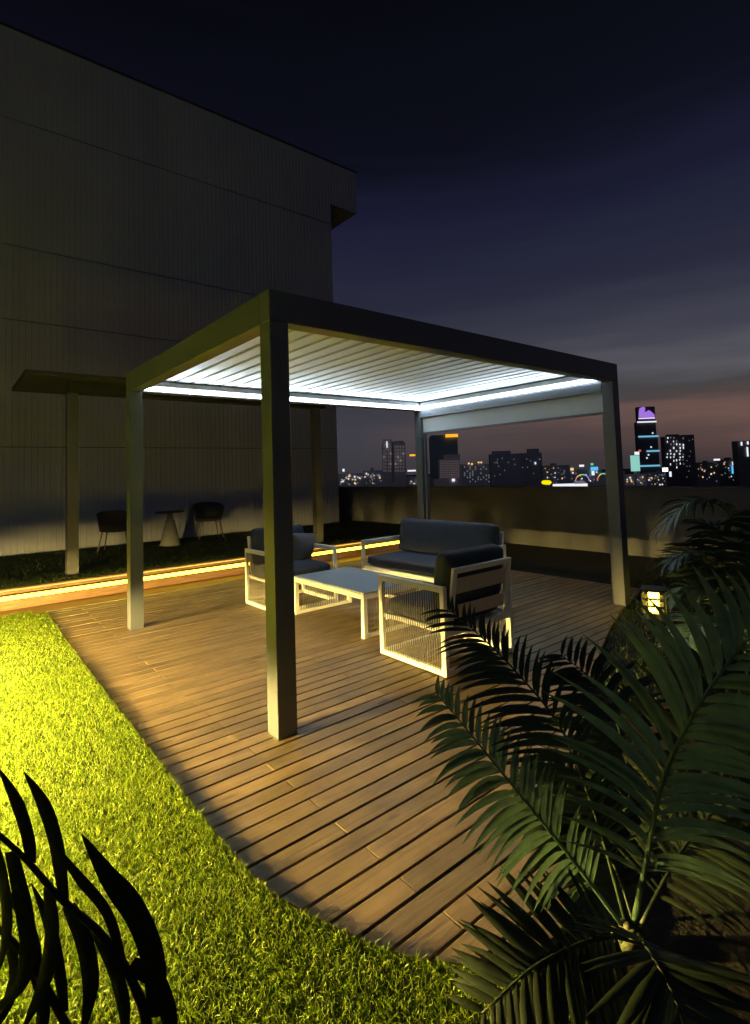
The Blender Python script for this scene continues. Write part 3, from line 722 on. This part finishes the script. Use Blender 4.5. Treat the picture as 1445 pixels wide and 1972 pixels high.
# the large palm at the right
crown = pix(1222, 1770, 1.62)
face = (BACK * 0.55 + Vector((0, 0, 0.85)))
palm('large palm in the right foreground with long lit feather fronds over the deck', (crown.x + 0.03, crown.y, -0.03), [
    dict(c=[(1222, 1770, 1.62), (1240, 1680, 1.58), (1275, 1510, 1.52), (1325, 1395, 1.48), (1400, 1280, 1.46), (1500, 1170, 1.46)], leaf=0.37, width=0.026, count=28, facing=face, start=0.14, curl=0.85, fwds=(1.15, 0.95), droops=(0.25, 0.70), sides=(1.0, 1.0), vee=0.10, rach=0.009),
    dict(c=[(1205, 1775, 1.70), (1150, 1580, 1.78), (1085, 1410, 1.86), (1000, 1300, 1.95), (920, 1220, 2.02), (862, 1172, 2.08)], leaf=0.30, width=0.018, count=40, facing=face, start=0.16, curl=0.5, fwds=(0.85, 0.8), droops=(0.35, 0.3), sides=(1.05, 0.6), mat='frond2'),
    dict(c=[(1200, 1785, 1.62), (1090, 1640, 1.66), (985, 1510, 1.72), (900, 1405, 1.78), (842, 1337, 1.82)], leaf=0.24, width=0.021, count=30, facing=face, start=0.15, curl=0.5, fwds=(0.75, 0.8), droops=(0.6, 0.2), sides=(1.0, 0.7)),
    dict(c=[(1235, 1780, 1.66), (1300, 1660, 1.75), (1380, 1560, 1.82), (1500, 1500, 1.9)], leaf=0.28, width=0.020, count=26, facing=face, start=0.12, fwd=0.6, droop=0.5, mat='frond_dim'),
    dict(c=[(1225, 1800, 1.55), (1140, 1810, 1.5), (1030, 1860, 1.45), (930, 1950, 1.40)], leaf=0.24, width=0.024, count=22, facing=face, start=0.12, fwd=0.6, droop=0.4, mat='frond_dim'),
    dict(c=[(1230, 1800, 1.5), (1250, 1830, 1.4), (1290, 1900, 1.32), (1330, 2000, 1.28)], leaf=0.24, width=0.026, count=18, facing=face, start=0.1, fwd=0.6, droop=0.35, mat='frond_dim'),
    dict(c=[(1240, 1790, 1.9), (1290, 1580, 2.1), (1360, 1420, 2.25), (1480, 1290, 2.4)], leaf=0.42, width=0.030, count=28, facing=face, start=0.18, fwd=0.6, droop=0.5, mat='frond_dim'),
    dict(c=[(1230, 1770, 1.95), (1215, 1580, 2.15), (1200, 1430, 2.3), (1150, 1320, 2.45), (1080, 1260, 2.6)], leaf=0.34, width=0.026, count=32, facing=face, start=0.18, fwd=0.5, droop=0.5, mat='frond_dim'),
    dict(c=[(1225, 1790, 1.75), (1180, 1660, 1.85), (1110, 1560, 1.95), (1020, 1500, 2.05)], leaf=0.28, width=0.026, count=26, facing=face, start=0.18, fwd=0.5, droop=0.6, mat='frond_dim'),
], 'frond', crown)

# palm behind it, by the lit lamp
cr2 = pix(1440, 1230, 4.1)
palm('dim palm at the right edge arching over the glowing garden lamp', (cr2.x, cr2.y, -0.03), [
    dict(c=[(1440, 1230, 4.1), (1435, 1080, 4.1), (1400, 985, 4.15), (1330, 965, 4.2), (1272, 1020, 4.25)], leaf=0.50, width=0.030, count=34, start=0.2, fwd=0.5, droop=0.9),
    dict(c=[(1435, 1235, 4.2), (1400, 1120, 4.3), (1340, 1065, 4.35), (1280, 1085, 4.4)], leaf=0.46, width=0.030, count=28, start=0.2, fwd=0.5, droop=0.8),
    dict(c=[(1430, 1240, 4.0), (1385, 1160, 4.05), (1335, 1130, 4.15), (1290, 1150, 4.2)], leaf=0.40, width=0.032, count=24, start=0.2, fwd=0.5, droop=0.8, mat='frond'),
    dict(c=[(1445, 1235, 4.0), (1460, 1080, 3.9), (1490, 980, 3.8), (1560, 940, 3.8)], leaf=0.5, width=0.032, count=26, start=0.2, fwd=0.5, droop=0.8),
    dict(c=[(1440, 1235, 4.3), (1425, 1110, 4.5), (1400, 1030, 4.7), (1345, 1000, 4.9)], leaf=0.5, width=0.032, count=30, start=0.2, fwd=0.5, droop=0.9),
    dict(c=[(1440, 1235, 3.8), (1410, 1200, 3.6), (1360, 1200, 3.5), (1310, 1240, 3.45)], leaf=0.36, width=0.032, count=24, start=0.2, fwd=0.5, droop=0.7, mat='frond'),
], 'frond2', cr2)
# dark leafy plant right of the lamp
cr3 = pix(1340, 1135, 5.6)
palm('small dark palm low down between the right post and the parapet', (cr3.x, cr3.y, -0.03), [
    dict(c=[(1340, 1140, 5.6), (1345, 1090, 5.6), (1375, 1065, 5.6), (1420, 1075, 5.6)], leaf=0.40, width=0.03, count=22, fwd=0.5, droop=0.6),
    dict(c=[(1340, 1140, 5.6), (1320, 1095, 5.6), (1290, 1080, 5.6), (1255, 1095, 5.7)], leaf=0.32, width=0.03, count=22, fwd=0.5, droop=0.6),
    dict(c=[(1340, 1140, 5.6), (1360, 1110, 5.4), (1390, 1110, 5.2), (1430, 1135, 5.0)], leaf=0.36, width=0.03, count=20, fwd=0.5, droop=0.6),
    dict(c=[(1340, 1140, 5.6), (1335, 1085, 5.8), (1330, 1055, 6.0), (1310, 1045, 6.2)], leaf=0.36, width=0.03, count=20, fwd=0.5, droop=0.6),
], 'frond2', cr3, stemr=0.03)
# drooping palm, lower left
def ribbon(m, pts_, width, nrm):
    c = bez(pts_, 5); n = len(c) - 1; vs = []
    for i, q in enumerate(c):
        d = (c[min(i + 1, n)] - c[max(i - 1, 0)]).normalized(); wn = d.cross(nrm).normalized(); u = i / n
        hw = width / 2 * min(1, (u * 2.6) ** 0.75 + 0.02) * (1.0 if u < 0.8 else 1 - (u - 0.8) * 1.5)
        vs += [q - wn * hw - nrm * hw * .3, q, q + wn * hw - nrm * hw * .3]
    m.add(vs, [(i * 3 + e, i * 3 + e + 1, (i + 1) * 3 + e + 1, (i + 1) * 3 + e) for i in range(n) for e in (0, 1)])
cr4 = pix(300, 2330, 1.16)
t4 = thing('palm', 'palm at the lower left with black drooping leaflets against the bright turf', 'palm', (cr4.x, cr4.y, 0.002), 0, 'feathery garden palms')
for k in range(3):
    MB().tube([(cr4.x + .03 * k, cr4.y - .02 * k, 0.0), cr4 + Vector((.01 * k, 0, -.02))], [0.03, 0.018], 8).build('stem', 'stem', t4, smooth=True, world=True)
LEAFLETS = [  # fronds: (rachis, leaflets) as tip-first curves
    ([(-60, 1560), (40, 1645), (112, 1725), (195, 1800), (255, 1890), (288, 2010), (300, 2330)], 1.08, [
        ([(-4, 1478), (28, 1540), (50, 1605), (60, 1665)], 24), ([(46, 1486), (82, 1550), (107, 1630), (122, 1735)], 27),
        ([(157, 1606), (205, 1688), (258, 1762), (292, 1850), (300, 1960)], 46), ([(100, 1620), (150, 1690), (205, 1760), (235, 1850)], 20),
        ([(-30, 1960), (34, 1905), (52, 1835), (45, 1760), (20, 1640)], 32), ([(40, 1992), (80, 1900), (97, 1810), (92, 1710)], 30),
        ([(155, 2010), (172, 1900), (158, 1810), (130, 1745)], 36), ([(240, 2030), (236, 1940), (214, 1860), (180, 1790)], 30),
        ([(-8, 1890), (10, 1800), (6, 1710), (-20, 1600)], 24), ([(335, 2050), (322, 1960), (296, 1890), (250, 1860)], 40)]),
    ([(-80, 1760), (0, 1790), (70, 1870), (120, 1960), (180, 2080), (300, 2330)], 1.15, [
        ([(-20, 1690), (30, 1745), (60, 1800), (75, 1870)], 22), ([(60, 1700), (92, 1780), (110, 1860), (122, 1950)], 26),
        ([(-30, 2010), (10, 1940), (25, 1870), (10, 1800)], 24), ([(60, 2040), (78, 1980), (80, 1920), (60, 1860)], 26)]),
]
for i, (ex, ey, ez) in enumerate(((-1.72, -1.5, .35), (-1.55, -1.75, .40), (-1.35, -1.95, .42), (-1.9, -1.85, .40), (-1.25, -2.1, .5), (-1.6, -2.0, .30), (-1.48, -1.62, .30), (-1.75, -1.66, .22), (-2.0, -1.6, .3))):  # extra unseen fronds, added to block lamp light from the right palm
    b_ = Vector(cr4); e2 = Vector((ex, ey, ez * .75)); md = b_.lerp(e2, .5) + Vector((0, 0, .16))
    frond(t4, [b_, b_.lerp(md, .55) + Vector((0, 0, .05)), md, e2], 'frond_silhouette', leaf=0.26, width=0.03, count=18, start=0.15, fwd=0.5, droop=0.6, seed=50 + i)
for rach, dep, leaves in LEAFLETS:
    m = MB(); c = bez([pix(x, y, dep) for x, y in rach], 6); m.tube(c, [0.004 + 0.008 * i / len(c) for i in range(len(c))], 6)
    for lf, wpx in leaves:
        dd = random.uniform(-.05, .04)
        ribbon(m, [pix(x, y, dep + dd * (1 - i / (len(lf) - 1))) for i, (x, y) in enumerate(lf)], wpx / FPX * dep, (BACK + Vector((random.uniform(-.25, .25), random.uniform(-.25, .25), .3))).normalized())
    m.build('frond', 'frond_silhouette', t4, smooth=True, world=True)

# ================================================================== THE CITY
def mat_city(name, c): return material(name, c, 0.8, var=0.15, vscale=0.05)
M['c_brown'] = mat_city('far_brown_render', (0.80, 0.70, 0.72)); M['c_dark'] = mat_city('far_dark_glass', (0.42, 0.41, 0.46))
M['c_teal'] = mat_city('far_teal_glass', (0.22, 0.32, 0.35)); M['c_grey'] = mat_city('far_grey_concrete', (0.66, 0.64, 0.68)); M['c_black'] = mat_city('far_black_facade', (0.13, 0.13, 0.15))
M['l_white'] = emitter('window_light_white', (0.9, 0.93, 1.0), 1.0); M['l_dim'] = emitter('window_light_dim', (0.8, 0.8, 0.95), 0.16); M['l_facade_fill'] = emitter('facade_fill_light', (0.95, 0.78, 0.82), 0.065); M['l_warm'] = emitter('window_light_warm', (1.0, 0.62, 0.25), 1.0)  # the faintest emitter is added fill for dark facades
M['l_amber'] = emitter('amber_sign_light', (1.0, 0.42, 0.03), 1.2); M['l_yellow'] = emitter('yellow_sign_light', (1.0, 0.85, 0.0), 1.0); M['l_cyan'] = emitter('cyan_band_light', (0.20, 0.62, 0.88), 0.8)
M['l_purple'] = emitter('purple_screen_light', (0.42, 0.20, 0.88), 0.85); M['l_mint'] = emitter('mint_billboard_light', (0.36, 0.80, 0.70), 0.75); M['l_green'] = emitter('green_sign_light', (0.15, 0.9, 0.35), 0.8)
M['l_flood'] = emitter('white_floodlight', (0.95, 0.98, 1.0), 3.0); M['l_blue'] = emitter('blue_sign_light', (0.1, 0.55, 1.0), 1.0); M['l_red'] = emitter('red_beacon_light', (1.0, 0.2, 0.12), 0.6)
M['l_lilac'] = emitter('lilac_band_light', (0.75, 0.55, 1.0), 1.2)

def face_frame(px, py, D):
    """a wall facing the terrace: returns centre, right and depth directions on the level"""
    c = pix(px, py, D); r = Vector((RGT.x, RGT.y, 0)).normalized(); d = Vector((FWD.x, FWD.y, 0)).normalized()
    return c, r, d
def obox(m, c, r, d, w, dep, z0, z1):
    vs = []
    for z in (z0, z1):
        for a, b in ((-w / 2, 0), (w / 2, 0), (w / 2, dep), (-w / 2, dep)):
            q = Vector((c.x, c.y, 0)) + r * a + d * b; vs.append((q.x, q.y, z))
    return m.add(vs, [(0, 3, 2, 1), (4, 5, 6, 7), (0, 1, 5, 4), (1, 2, 6, 5), (2, 3, 7, 6), (3, 0, 4, 7)])
def z_at(px, py, D): return pix(px, py, D).z
def tower(label, x0, x1, top, D, mat, dep=9, name='city_building', group=None, steps=()):
    xm = (x0 + x1) / 2; c, r, d = face_frame(xm, (top + 930) / 2, D); w = (x1 - x0) / FPX * D
    t = thing(name, label, 'building', (c.x, c.y, -46), 0, group)
    m = MB(); obox(m, c, r, d, w, dep, -45.9, z_at(xm, top, D)); m.build('wall', mat, t, world=True)
    for (a, b, tp) in steps:
        c2, _, _ = face_frame((a + b) / 2, 900, D + 2); m = MB()
        obox(m, c2, r, d, (b - a) / FPX * D, dep - 4, z_at(xm, top, D) + 0.02, z_at(xm, tp, D)); m.build('roof_block', mat, t, world=True)
    # a little roof plant so that the tops are not plain
    zt = z_at(xm, top, D); m = MB()
    if True:
        cc = c + r * random.uniform(-w * .3, w * .3) + d * 3
        obox(m, cc, r, d, w * random.uniform(.12, .25), 4, zt + .01, zt + random.uniform(1.2, 3.0))
    if not steps: m.build('roof_plant', mat, t, world=True)
    return t
def light(t, x0, x1, y0, y1, D, mat, name='lit_window', front=0.6, thick=0.4):
    """a lit pane standing just proud of the far wall"""
    m = MB(); c, r, d = face_frame((x0 + x1) / 2, (y0 + y1) / 2, D); c = c - d * front
    obox(m, c, r, d, (x1 - x0) / FPX * D, thick, z_at((x0 + x1) / 2, y1, D), z_at((x0 + x1) / 2, y0, D))
    if t is None:
        return m.build(name, mat, loc=c)
    return m.build(name, mat, t, world=True)

G = 'distant city buildings'
# twin apartment tower
t = tower('pair of tall brown apartment blocks joined, left of the inner post', 737, 782, 853, 620, 'c_brown', group=G, steps=((739, 756, 845), (760, 780, 849)))
light(t, 744.5, 746.5, 850, 862, 620, 'l_white')
light(t, 755.5, 758.5, 850, 930, 619.5, 'c_dark', 'recess')
for q, a in enumerate((738.5, 742.2, 747.5, 751.2, 760.5, 765, 770, 775.5)):
    for k in range(11): light(t, a, a + (2.6 if q < 4 else 3.4), 858 + 6.6 * k, 858 + 6.6 * k + 4.6, 620, 'l_facade_fill' if random.random() < .86 else 'l_dim')  # faint glowing panes added to lift the brightness of this facade
# teal tower with amber sign
t = tower('dark teal tower with an amber sign on its roof edge', 829, 883, 841, 700, 'c_teal', group=G, steps=((832, 870, 837),))
light(t, 858, 882, 836, 842, 700, 'l_amber', 'sign', 1.2)
light(t, 833, 841, 909, 916, 500, 'l_green', 'sign', 0.6) if False else None
t = tower('pale brown stepped block below the teal tower', 846, 887, 884, 560, 'c_brown', group=G, steps=((856, 887, 875),))
for q in range(9):
    for k in range(8): light(t, 848 + 4.2 * q, 848 + 4.2 * q + 2.8, 887 + 4.3 * k, 887 + 4.3 * k + 2.6, 560, 'l_facade_fill')  # glowing panes added here too, to brighten the block
t2 = light(t, 836, 885, 922, 937, 556, 'c_brown', 'podium', 0.5, 14)
light(t, 871, 876, 922, 927, 555, 'l_white')
t = tower('grey slab with pale window columns and small lights along its roof', 886, 943, 894, 640, 'c_grey', group=G)
for (a, b) in ((903, 892), (909, 893), (922, 890), (927, 890)): light(t, a - 1.6, a + 1.6, b - 1, b + 2, 640, 'l_warm', 'roof_light')
for k in range(46): light(t, (a := 889 + 5.2 * random.randint(0, 10)), a + 1.8, (b := 898 + 4 * random.randint(0, 9)), b + 2.6, 640, 'l_dim')
t = tower('broad dark block in the middle of the skyline', 945, 1003, 874, 720, 'c_dark', group=G, steps=((950, 985, 868),))
for k in range(16): light(t, (a := random.uniform(948, 1000)), a + 1.2, (b := random.uniform(880, 930)), b + 2, 720, 'l_dim')
t = tower('dark block with a peaked roofline, middle of the skyline', 1003, 1045, 872, 760, 'c_dark', group=G, steps=((1018, 1040, 864),))
light(t, 1030, 1032.5, 890, 894, 760, 'l_white')
for k in range(10): light(t, (a := random.uniform(1005, 1042)), a + 1.2, (b := random.uniform(880, 930)), b + 2, 760, 'l_dim')
# low blocks between
lows = [(652, 700, 912, 'low pale block by the building corner with scattered windows', 'c_grey'), (700, 738, 906, 'low grey block beside the twin apartment blocks', 'c_grey'),
        (783, 830, 917, 'low dark block behind the inner post', 'c_dark'), (1046, 1098, 896, 'low dark block above the yellow sign', 'c_dark'),
        (1098, 1160, 904, 'low dark block above the rainbow arches', 'c_dark'), (1160, 1204, 908, 'low dark block behind the right post', 'c_dark'),
        (1203, 1246, 913, 'low brown block below the mint billboard', 'c_brown'), (1342, 1386, 890, 'dark low block right of the speckled tower', 'c_black'),
        (1386, 1428, 884, 'dark low block holding the blue sign', 'c_black'), (1246, 1284, 909, 'low dark block behind the white floodlight', 'c_dark')]
for i, (a, b, tp, lab, mt) in enumerate(lows):
    D = 480 + 17 * i; t = tower(lab, a, b, tp, D, mt, group=G)
    for k in range(24):
        x = random.uniform(a + 2, b - 4); y = random.uniform(tp + 4, 932); s_ = random.uniform(0.9, 2.4)
        light(t, x, x + s_, y, y + s_ * random.uniform(.8, 1.4), D, random.choice(['l_white', 'l_dim', 'l_dim', 'l_warm', 'l_dim']))
    if i == 8:
        light(t, 1408, 1417, 897, 912, D, 'l_blue', 'sign', 1.5); light(t, 1409, 1418, 889, 896, D, 'l_white', 'sign', 1.5)
    if i == 7: light(t, 1374, 1386, 883.5, 887, D - 1, 'l_white', 'roof_light', 1)
    if i == 4:
        light(t, 1137, 1151, 899, 906, D, 'l_blue', 'sign', 1.5); light(t, 1137, 1142, 892, 896, D, 'l_green', 'sign', 1.5)
        light(t, 1115, 1124, 895, 899, D, 'l_white', 'sign', 1.5); light(t, 1139, 1144, 907, 915, D, 'l_white', 'sign', 1.5)
        light(t, 1098, 1104, 901, 906, D, 'l_warm', 'sign', 1.5)
    if i == 2:
        light(t, 789, 800, 875, 878.5, D, 'l_amber', 'sign', 1.5); light(t, 785, 801, 905, 908, D, 'l_white', 'sign', 1.5)
    if i == 0: light(t, 660, 664, 903, 908, D, 'l_white', 'roof_light', 1); light(t, 672, 675, 914, 918, D, 'l_warm')
    if i == 9: pass
# landmark tower
D = 900
lt = thing('city_tower', 'tall dark tower ringed by cyan light bands with a glowing purple top', 'building', tuple(pix(1250, 900, D).xy) + (-46,), 0, G)
for (a, b, y0_, y1) in ((1229, 1264, 783, 812), (1227.5, 1266, 812.5, 840), (1229.5, 1270, 840.5, 868), (1232, 1272, 868.5, 897), (1233, 1274, 897.5, 942)):
    c, r, d = face_frame((a + b) / 2, (y0_ + y1) / 2, D); w = (b - a) / FPX * D; m = MB()
    n = 16; vs = []; zt, zb = z_at((a + b) / 2, y0_, D), z_at((a + b) / 2, y1, D)
    zb = -45.9 if y1 > 930 else zb
    for z in (zb, zt):
        for k in range(n):
            q = 2 * math.pi * k / n; p_ = Vector((c.x, c.y, 0)) + r * (w / 2 * math.copysign(abs(math.cos(q)) ** .45, math.cos(q))) + d * (w * .2 + w * .2 * math.copysign(abs(math.sin(q)) ** .45, math.sin(q))); vs.append((p_.x, p_.y, z))
    m.add(vs, [tuple(range(n))[::-1], tuple(range(n, 2 * n))] + [(k, (k + 1) % n, n + (k + 1) % n, n + k) for k in range(n)])
    m.build('tower_section', 'c_black', lt, world=True)
for (a, b, y, mt, hh) in ((1227, 1264, 812.5, 'l_white', 1.3), (1229, 1268, 840.5, 'l_cyan', 1.5), (1245, 1270, 868.5, 'l_cyan', 1.5), (1232, 1271, 897, 'l_cyan', 1.5), (1229.5, 1261, 805.5, 'l_lilac', 1.2)):
    light(lt, a, b, y - hh, y + hh, D, mt, 'light_band', 1.2)
# purple screen with a ragged upper outline
c, r, d = face_frame(1245, 800, D); out = [(1229.5, 803.5), (1260, 803.5), (1260, 799), (1255, 794), (1249, 790), (1244, 793), (1240.5, 793), (1242, 788), (1241, 784), (1236, 784), (1231, 787), (1230, 793)]
m = MB(); vs = []
for dd in (1.6, 1.1):
    for (a, b) in out: q = pix(a, b, D) - d * dd; vs.append(q)
n = len(out); m.add(vs, [tuple(range(n)), tuple(range(n, 2 * n))[::-1]] + [(k, (k + 1) % n, n + (k + 1) % n, n + k) for k in range(n)]); m.build('screen', 'l_purple', lt, world=True)
for (x, y) in ((1254, 861), (1246, 882), (1257, 834), (1249, 876)): light(lt, x - 1.2, x + 1.2, y - 1.3, y + 1.3, D, 'l_white')
# speckled tower
D = 660
t = tower('dark residential tower speckled with white lit windows', 1282, 1320, 840, D, 'c_black', group=G, steps=((1290, 1312, 836),))
m = MB(); c, r, d = face_frame(1330, 900, D + 4); obox(m, c, r, d, 22 / FPX * D, 8, -45.9, z_at(1330, 836.5, D)); m.build('wing', 'c_black', t, world=True)
for col in range(6):
    for row_ in range(13):
        if random.random() < 0.52:
            x = 1284.5 + col * 6.1 + random.uniform(-.8, .8); y = 842 + row_ * 6.2 + random.uniform(-1, 1)
            light(t, x, x + random.uniform(1.2, 2.0), y, y + random.uniform(2.0, 4.2), D, random.choice(['l_white', 'l_white', 'l_dim']))
for k in range(12): light(t, (a := random.uniform(1322, 1340)), a + 1.1, (b := random.uniform(845, 920)), b + 2, D + 3, 'l_dim')
# right edge tower
D = 600
t = tower('dark tower at the right edge with a column of white windows', 1422, 1500, 848, D, 'c_black', group=G)
for (a, b, hh) in ((1428, 851, 7), (1440, 850, 6), (1439.5, 861, 18), (1436, 905, 4), (1434, 930, 3), (1443, 915, 3)): light(t, a - 1.4, a + 1.4, b, b + hh, D, 'l_white')
# mint billboard
bb = thing('billboard', 'mint green glowing billboard left of the purple topped tower', 'billboard', tuple(pix(1223, 930, 520).xy) + (-46,), 0)
light(bb, 1214.5, 1231.5, 877, 907.5, 520, 'l_mint', 'panel', 1.0, 0.8)
m = MB(); c, r, d = face_frame(1223, 900, 520.6); obox(m, c, r, d, 2.2, 1.2, -45.9, z_at(1223, 908, 520)); m.build('pole', 'c_dark', bb, world=True)
light(bb, 1222, 1230.5, 870, 876, 520, 'l_white', 'lamp_head', 1.0, 0.8); light(bb, 1230, 1234.5, 866, 870, 520, 'l_red', 'beacon', 0.2)
# white floodlight
fl = thing('floodlight', 'dazzling white floodlight at the foot of the speckled tower', 'floodlight', tuple(pix(1281, 930, 470).xy) + (-46,), 0)
light(fl, 1276, 1286, 901, 908, 470, 'l_flood', 'lamp_head', 0.5); light(fl, 1289, 1293, 908, 918, 470, 'l_white', 'lamp_head', 0.5)
m = MB(); c, r, d = face_frame(1281, 900, 470.3); obox(m, c, r, d, 0.8, 0.8, -45.9, z_at(1281, 908, 470)); m.build('pole', 'c_dark', fl, world=True)
# yellow sign, white canopy, rainbow arches
ys = thing('sign', 'oval yellow glowing sign low in front of the skyline', 'sign', tuple(pix(1053, 935, 430).xy) + (-46,), 0)
m = MB(); vs = []; c, r, d = face_frame(1053, 929, 430); n = 20
for dd in (0, .6):
    for k in range(n): q = 2 * math.pi * k / n; vs.append(pix(1053 + 9.5 * math.copysign(abs(math.cos(q)) ** .6, math.cos(q)), 929 + 4.2 * math.sin(q), 430) + d * dd)
m.add(vs, [tuple(range(n)), tuple(range(n, 2 * n))[::-1]] + [(k, (k + 1) % n, n + (k + 1) % n, n + k) for k in range(n)]); m.build('panel', 'l_yellow', ys, world=True)
m = MB(); obox(m, c + d * .7, r, d, 1.0, .8, -45.9, z_at(1053, 929, 430)); m.build('pole', 'c_dark', ys, world=True)
wc = thing('station_canopy', 'long bright white lit canopy roof just above the parapet', 'canopy', tuple(pix(1102, 936, 400).xy) + (-46,), 0)
light(wc, 1075, 1132, 932, 938, 400, 'l_white', 'roof', 0, 12); light(wc, 1086, 1096, 938.2, 990, 402, 'c_dark', 'support', 0, 2); light(wc, 1112, 1118, 938.2, 990, 402, 'c_dark', 'support', 0, 2)
light(wc, 1108, 1126, 926, 931.5, 400, 'l_dim', 'roof_sign', 0, 2)
def arch(label, x0, x1, base, top, D):
    t = thing('light_arch', label, 'arch', tuple(pix((x0 + x1) / 2, base, D).xy) + (-46,), 0, 'rainbow light arches')
    cols = [(1.0, 0.25, 0.2), (1, .75, .2), (.3, .9, .4), (.2, .5, 1.0), (.6, .3, 1.0)]
    for j in range(5):
        k0, k1 = math.pi * j / 5, math.pi * (j + 1) / 5
        pts_ = [pix((x0 + x1) / 2 - (x1 - x0) / 2 * math.cos(q), base - (base - top) * math.sin(q), D) for q in np.linspace(k0, k1, 6)]
        MB().tube(pts_, 0.42, 6).build('light_segment', emitter('rainbow_light', cols[j], 0.8), t, world=True)
    return t
arch('rainbow coloured light arch left of the right post', 1109, 1135, 926, 914, 455)
arch('rainbow coloured light arch cut by the right post', 1151, 1173, 926, 912, 455)
